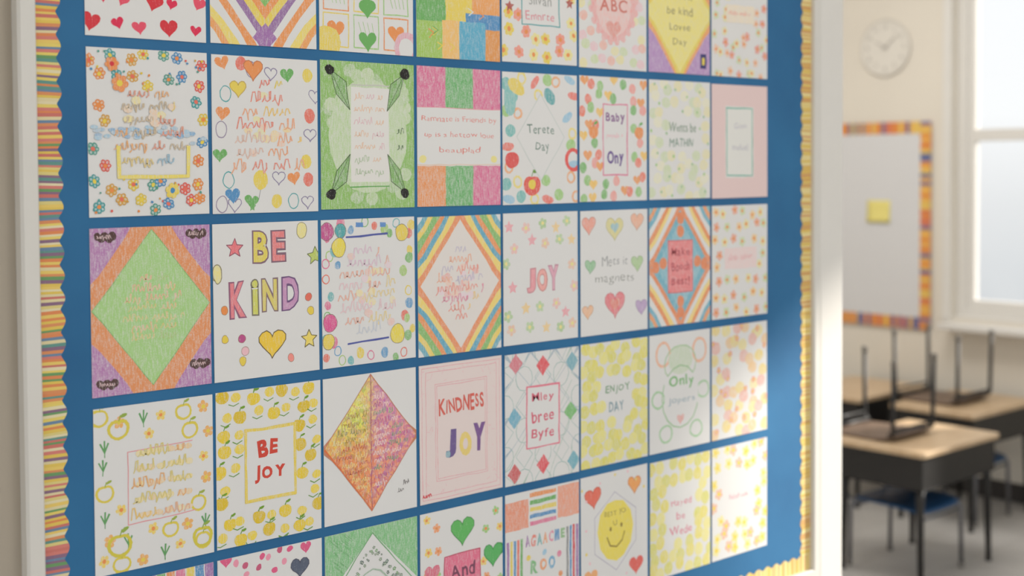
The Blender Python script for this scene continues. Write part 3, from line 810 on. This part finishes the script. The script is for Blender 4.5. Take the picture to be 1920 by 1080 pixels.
def border(side):
    V = []; F = []; Cc = []
    rnd = random.Random({'L': 1, 'R': 2, 'B': 3, 'T': 4}[side])
    vert = side in 'LR'
    L = (ZO1-ZO0) if vert else (XO1-XO0)
    wd, amp, per = 0.036, 0.0085, 0.037
    cols = [(112,156,104),(222,140,92),(228,206,112),(204,120,110),(222,208,164),(224,194,96),(218,146,100),(140,110,132),(220,204,134),(104,150,140),(230,200,110),(212,130,120),(112,138,164),(226,214,176)]
    if side in 'RB': cols = [(222,196,120),(212,172,104),(228,208,150),(220,188,98),(208,154,106),(228,212,150)]
    t = 0; k = 0; last = None
    yb = BY-0.0006 if vert else BY-0.0009
    while t < L-1e-6:
        h = rnd.uniform(.0034, .0058)
        t2 = min(L, t+h)
        c = rnd.choice([q for q in cols if q != last]); last = c
        sl = 0.0008*math.sin(t*40)
        for q in range(2):
            ta, tb = t+(t2-t)*q/2, t+(t2-t)*(q+1)/2
            g = lambda tt: wd+amp*(.6*abs(math.sin(math.pi*tt/per))+.4*(.5-.5*math.cos(2*math.pi*tt/per)))
            ea = g(ta); eb = g(tb)
            def P(o, tt, dz=0):
                tt = max(0, min(L, tt+dz))
                if side == 'L': return (XO0+o, yb, ZO0+tt)
                if side == 'R': return (XO1-o, yb, ZO0+tt)
                if side == 'B': return (XO0+tt, yb, ZO0+o)
                return (XO0+tt, yb, ZO1-o)
            b = len(V)
            V += [P(0, ta, -sl), P(ea, ta, sl), P(eb, tb, sl), P(0, tb, -sl)]
            F.append((b, b+1, b+2, b+3) if side in 'LT' else (b, b+3, b+2, b+1)); Cc.append((*C(*c), .8))
        t = t2; k += 1
    ob = mesh_obj("border_strip", V, F, M_CRAY)
    at = ob.data.color_attributes.new("Col", 'FLOAT_COLOR', 'CORNER')
    for p, c in zip(ob.data.polygons, Cc):
        for li in p.loop_indices: at.data[li].color = c
    to_board(ob)
    ob["label"] = "scalloped striped border strip"
for s in 'LRBT': border(s)

# ------------------------------------------------------------------ whiteboard, note, clock on back wall
M_WB = mat("whiteboard_enamel", C(216, 215, 215), 0.25, var=0.01)
wb = empty("whiteboard", (WX, 4.5, 0.871))
info(wb, "white dry-erase board with orange and blue scalloped border on wall", "whiteboard")
def wparent(ob, e):
    ob.parent = e; ob.matrix_parent_inverse = Matrix.Translation(-e.location); return ob
wy0, wy1, wz0, wz1 = 3.905, 5.15, 0.871, 2.03
wparent(mesh_obj("panel", *boxes([(WX-0.015, WX-0.00005, wy0+.02, wy1-.02, wz0+.02, wz1-.02)]), M_WB), wb)
V = []; F = []; Cc = []
rnd = random.Random(5)
cols = [(222,140,74),(222,146,80),(230,176,90),(104,112,150),(214,124,90),(226,190,100),(130,116,146)]
def seg(side, t0, t1, c, L):
    bw = .06
    b = len(V)
    for tt, o in ((t0, 0), (t0, bw), (t1, bw), (t1, 0)):
        if o: o = bw+.008*abs(math.sin(tt*60))
        p = {'L': (wy1-o, wz0+tt), 'R': (wy0+o, wz0+tt), 'B': (wy0+tt, wz0+o), 'T': (wy0+tt, wz1-o)}[side]
        V.append((WX-0.0165-(0.0005 if side in 'LR' else 0), *p))
    F.append((b, b+1, b+2, b+3)); Cc.append((*C(*c), .8))
for side in 'LRBT':
    L = wz1-wz0 if side in 'LR' else wy1-wy0
    n = int(L/.022)
    for i in range(n): seg(side, L*i/n, L*(i+1)/n, cols[rnd.randrange(7)], L)
ob = mesh_obj("border_strip", V, F, M_CRAY)
at = ob.data.color_attributes.new("Col", 'FLOAT_COLOR', 'CORNER')
for p, c in zip(ob.data.polygons, Cc):
    for li in p.loop_indices: at.data[li].color = c
wparent(ob, wb)
def fn(u, v): return (-0.0006-0.010*(1-v)**3, (0.5-u)*0.15, (v-.5)*.125)
V, F = shell(4, 6, fn, (-0.0004, 0, 0))
nt_ = mesh_obj("sticky_note", V, F, mat("yellow_note_paper", C(232, 218, 130), .8), smooth=True)
nt_.location = (WX-0.0152, 4.235, 1.525)
info(nt_, "yellow sticky note stuck on the whiteboard", "sticky note")

ck = empty("wall_clock", (WX, 4.20, 2.454))
info(ck, "round pale wall clock with grey rim on cream wall", "clock")
def ringx(prof, n=48):
    V = []; F = []; m = len(prof)
    for k in range(n):
        t = 2*math.pi*k/n
        for r, x in prof: V.append((x, r*math.cos(t), r*math.sin(t)))
    for k in range(n):
        for i in range(m-1):
            a0 = k*m+i; b0 = ((k+1) % n)*m+i
            F.append((a0, a0+1, b0+1, b0))
    return V, F
mesh_obj("clock_rim", *ringx([(0.158, -0.0002), (0.163, -0.010), (0.158, -0.016), (0.152, -0.015), (0.150, -0.010)]), mat("clock_rim_plastic", C(210, 204, 194), .6), parent=ck, smooth=True)
V, F = ringx([(0.151, -0.011), (0.0001, -0.011)])
mesh_obj("clock_face", V, F, mat("clock_face_paper", C(222, 216, 205), .6, var=.01), parent=ck)
M_NUM = mat("numeral_ink", C(160, 154, 146), .6)
for k in range(12):
    V = []; F = []
    t = 2*math.pi*k/12
    vs, fs = text_geo(str(12 if k == 0 else k), .01)
    xs = [v[0] for v in vs]; ys = [v[1] for v in vs]; mx = (min(xs)+max(xs))/2; my = (min(ys)+max(ys))/2
    for vx, vy in vs: V.append((-0.0115, -((vx-mx)*.036+.118*math.sin(t)), (vy-my)*.036+.118*math.cos(t)))
    mesh_obj("numeral", V, fs, M_NUM, parent=ck)
M_HAND = mat("clock_hand_metal", C(156, 150, 142), .5)
for nm, ang, ln, wd, x in (("hour_hand", -60, .075, .004, -.013), ("minute_hand", 50, .11, .003, -.015)):
    t = math.radians(ang); d = Vector((0, -math.sin(t), math.cos(t))); s = Vector((0, d.z, -d.y))
    q = [d*-.02+s*wd, d*-.02-s*wd, d*ln-s*wd*.4, d*ln+s*wd*.4]
    V = [(x, p.y, p.z) for p in q]+[(x-.001, p.y, p.z) for p in q]
    mesh_obj(nm, V, [(0,1,2,3),(7,6,5,4),(0,4,5,1),(1,5,6,2),(2,6,7,3),(3,7,4,0)], M_HAND, parent=ck)

# ------------------------------------------------------------------ desks
def wood_mat():
    m, nt, b = new_mat("light_wood_laminate")
    N = nt.nodes; L = nt.links
    tc = N.new("ShaderNodeTexCoord"); mp = N.new("ShaderNodeMapping"); mp.inputs["Scale"].default_value = (2, 26, 2)
    n = N.new("ShaderNodeTexNoise"); n.inputs["Scale"].default_value = 3; n.inputs["Detail"].default_value = 6
    L.new(tc.outputs["Object"], mp.inputs[0]); L.new(mp.outputs[0], n.inputs["Vector"])
    cr = N.new("ShaderNodeValToRGB")
    cr.color_ramp.elements[0].position = .3; cr.color_ramp.elements[0].color = (*C(186, 156, 120), 1)
    cr.color_ramp.elements[1].position = .7; cr.color_ramp.elements[1].color = (*C(210, 184, 150), 1)
    L.new(n.outputs["Fac"], cr.inputs[0]); L.new(cr.outputs[0], b.inputs["Base Color"])
    b.inputs["Roughness"].default_value = .35
    return m
M_WOOD = wood_mat()
M_BLACK = mat("black_painted_steel", C(26, 24, 23), .5)
M_STEEL = mat("grey_steel_tube", C(120, 120, 124), .35, .7)
M_BLUE = mat("blue_moulded_plastic", C(28, 74, 116), .35)
M_SEATW = mat("brown_moulded_seat", C(104, 84, 68), .45)
M_RUB = mat("grey_rubber_glide", C(110, 106, 102), .7)
DX, DY, DH = 0.65, 0.47, 0.58

def rounded_slab(x0, x1, y0, y1, z0, z1, r, n=6):
    pts = []
    for cx, cy, s in ((x1-r, y1-r, 0), (x0+r, y1-r, 1), (x0+r, y0+r, 2), (x1-r, y0+r, 3)):
        for i in range(n+1):
            t = math.pi/2*(s+i/n); pts.append((cx+r*math.cos(t), cy+r*math.sin(t)))
    m = len(pts)
    V = [(x, y, z0) for x, y in pts]+[(x, y, z1) for x, y in pts]
    F = [tuple(range(m))[::-1], tuple(range(m, 2*m))]+[(i, (i+1) % m, m+(i+1) % m, m+i) for i in range(m)]
    return V, F

def build_desk():
    e = empty("school_desk")
    mesh_obj("desktop", *rounded_slab(0, DX, 0, DY, DH-.024, DH, .02), M_WOOD, parent=e, bevel=.004)
    zb, zt = DH-.17, DH-.0245
    bx0, bx1, by0, by1 = .02, DX-.02, .018, DY-.035
    mesh_obj("book_box", *boxes([(bx0, bx1, by0, by1, zb, zb+.006), (bx0, bx0+.006, by0, by1, zb+.0061, zt), (bx1-.006, bx1, by0, by1, zb+.0061, zt), (bx0+.0061, bx1-.0061, by0, by0+.006, zb+.0061, zt),
                                 (bx0+.0061, bx1-.0061, by1-.02, by1, zt-.02, zt)]), M_BLACK, parent=e, bevel=.002)
    for sx in (0, 1):
        for sy in (0, 1):
            x = .048+sx*(DX-.096); y = .045+sy*(DY-.105)
            ox = (-.010 if sx == 0 else .010); oy = (-.010 if sy == 0 else .010)
            V, F = tube([([(x, y, zb-.0002), (x+ox*.3, y+oy*.3, .38), (x+ox, y+oy, .012)], [.020, .018, .012]), ([(x+ox, y+oy, .012), (x+ox, y+oy, 0.0)], [.013, .015])], 12)
            mesh_obj("leg", V, F, M_BLACK, parent=e, smooth=True)
    return e
def copy_tree(e):
    c = e.copy(); COL.objects.link(c)
    for ch in list(e.children):
        k = ch.copy(); k.parent = c; COL.objects.link(k)
    return c
d1 = build_desk()
d2 = copy_tree(d1); d3 = copy_tree(d1)
for d, p in ((d1, (4.981, 2.948)), (d2, (5.926, 3.238)), (d3, (5.926, 3.238+.64))):
    d.location = (p[0], p[1], 0)
info(d1, "light wood topped pupil desk with black steel book box", "desk", "pupil desks")
info(d2, "light wood topped pupil desk beside the window wall", "desk", "pupil desks")
info(d3, "light wood pupil desk with nothing on top", "desk", "pupil desks")

# ------------------------------------------------------------------ chairs
def build_chair(seat_m, frame_m, back_m, SH):
    e = empty("school_chair")
    def fs(u, v):
        x = (u-.5)*2; y = (v-.5)*2
        k = 1-.10*(abs(x)**4)*(abs(y)**4)
        zz = SH-.012*(1-x*x)*(1-y*y*.5) - (.014*max(0, -y)**3)
        return (x*.18*k*(1-.05*(y)), -.005+y*.175*k, zz)
    mesh_obj("seat", *shell(12, 12, fs, (0, 0, .009)), seat_m, parent=e, smooth=True)
    def fb(u, v):
        x = (u-.5)*2; y = (v-.5)*2
        k = 1-.12*(abs(x)**4)*(abs(y)**4)
        return (x*.165*k, .222+.012*(y)-.018*(1-x*x)+.004, SH+.165+y*.065*k)
    mesh_obj("backrest", *shell(12, 8, fb, (0, .007, 0)), back_m, parent=e, smooth=True)
    for sx in (-1, 1):
        mesh_obj("back_upright", *tube([([(sx*.135, .14, SH-.022)]+bend((sx*.14, .175, SH-.022), (sx*.15, .205, SH-.018), (sx*.15, .208, SH+.03))+[(sx*.15, .224, SH+.18)], .009)], 10), frame_m, parent=e, smooth=True)
        for sy in (-1, 1):
            x, y = sx*.165, sy*.180
            mesh_obj("leg", *tube([(bend((sx*.135, sy*.15, SH-.024), (sx*.161, sy*.174, SH-.024), (sx*.162, sy*.175, SH-.045))+[(x, y, .02)], .0098)], 10), frame_m, parent=e, smooth=True)
            mesh_obj("glide", *tube([([(x, y, .028), (x, y, .006), (x, y, 0)], [.0115, .0130, .011])], 10), M_RUB, parent=e, smooth=True)
    for sy in (-1, 1):
        mesh_obj("crossbar", *tube([([(-.161, sy*.175, SH-.05), (.161, sy*.175, SH-.05)], .006)], 10), frame_m, parent=e, smooth=True)
        mesh_obj("seat_rail", *tube([([(-.14, sy*.14, SH-.024), (.14, sy*.14, SH-.024)], .008)], 10), frame_m, parent=e, smooth=True)
    return e
cb = build_chair(M_BLUE, M_STEEL, M_BLUE, .315)
cb.location = (5.245, 2.948+.245, 0)
info(cb, "blue plastic school chair with steel legs tucked under desk", "chair", "blue chairs tucked under desks")
cb2 = copy_tree(cb); cb2.location = (6.23, 3.238+.245, 0)
info(cb2, "blue plastic school chair tucked under desk by window wall", "chair", "blue chairs tucked under desks")
SHU = .358
cu1 = build_chair(M_SEATW, M_BLACK, M_BLACK, SHU)
cu1.rotation_euler = (0, math.pi, 0)
cu1.location = (4.981+.10+.165, 2.948+.385, DH+SHU+.001)
info(cu1, "black framed school chair upside down on near desk", "chair", "chairs turned upside down on desks")
cu2 = copy_tree(cu1)
cu2.location = (5.926+.15+.165, 3.238+.35, DH+SHU+.001)
info(cu2, "black framed school chair upside down on desk by window", "chair", "chairs turned upside down on desks")

# ------------------------------------------------------------------ lights and world
w = bpy.data.worlds.new("World"); scene.world = w; w.use_nodes = True
nt = w.node_tree; N = nt.nodes; L = nt.links
bg = N["Background"]
tc = N.new("ShaderNodeTexCoord"); sp = N.new("ShaderNodeSeparateXYZ"); cr = N.new("ShaderNodeValToRGB")
mr = N.new("ShaderNodeMapRange"); mr.inputs[1].default_value = -0.3; mr.inputs[2].default_value = 0.5
L.new(tc.outputs["Generated"], sp.inputs[0]); L.new(sp.outputs[2], mr.inputs[0]); L.new(mr.outputs[0], cr.inputs[0])
e = cr.color_ramp.elements
e[0].position = 0.1; e[0].color = (.60, .62, .63, 1)
e[1].position = 1.0; e[1].color = (.96, 1.0, 1.05, 1)
k = e.new(.24); k.color = (.64, .67, .69, 1)
k = e.new(.34); k.color = (.78, .80, .81, 1)
k = e.new(.42); k.color = (.95, .97, .98, 1)
L.new(cr.outputs[0], bg.inputs[0]); bg.inputs[1].default_value = 1.13

sun = bpy.data.lights.new("sun", 'SUN'); sun.energy = 7.8; sun.angle = math.radians(2.6); sun.color = (1, .95, .87)
so = bpy.data.objects.new("sun", sun); link(so)
so.rotation_euler = Vector((-1, .5, -.517)).to_track_quat('-Z', 'Y').to_euler(); so.location = (9, 0, 5)
def fill_light(loc, en, sz=1.2):  # unseen area fill, added to brighten the board and the back of the room
    ar = bpy.data.lights.new("ceiling_lamp", 'AREA'); ar.shape = 'RECTANGLE'; ar.size = sz; ar.size_y = sz; ar.energy = en; ar.color = (1, .98, .95)
    ao = bpy.data.objects.new("ceiling_lamp", ar); link(ao); ao.location = loc
fill_light((2.1, 0.2, CEIL-.05), 28)
fill_light((4.9, 3.2, CEIL-.05), 38)
fill_light((4.4, 4.9, CEIL-.05), 29)

# ------------------------------------------------------------------ camera
F_PX = 2500.0
cam = bpy.data.cameras.new("camera"); co = bpy.data.objects.new("camera", cam); link(co)
cam.sensor_width = 36; cam.lens = F_PX/1920*36
cam.shift_y = -136.5/1920
co.matrix_world = Matrix.Translation((0, 0, 1.7813)) @ Matrix.Rotation(-math.atan2(.6713, .7412), 4, 'Z') @ Matrix.Rotation(math.radians(88), 4, 'X') @ Matrix.Rotation(-.006, 4, 'Z')
cam.dof.use_dof = True; cam.dof.focus_distance = 2.45; cam.dof.aperture_fstop = 2.2
scene.camera = co
scene.view_settings.view_transform = 'Standard'
scene.view_settings.look = 'None'
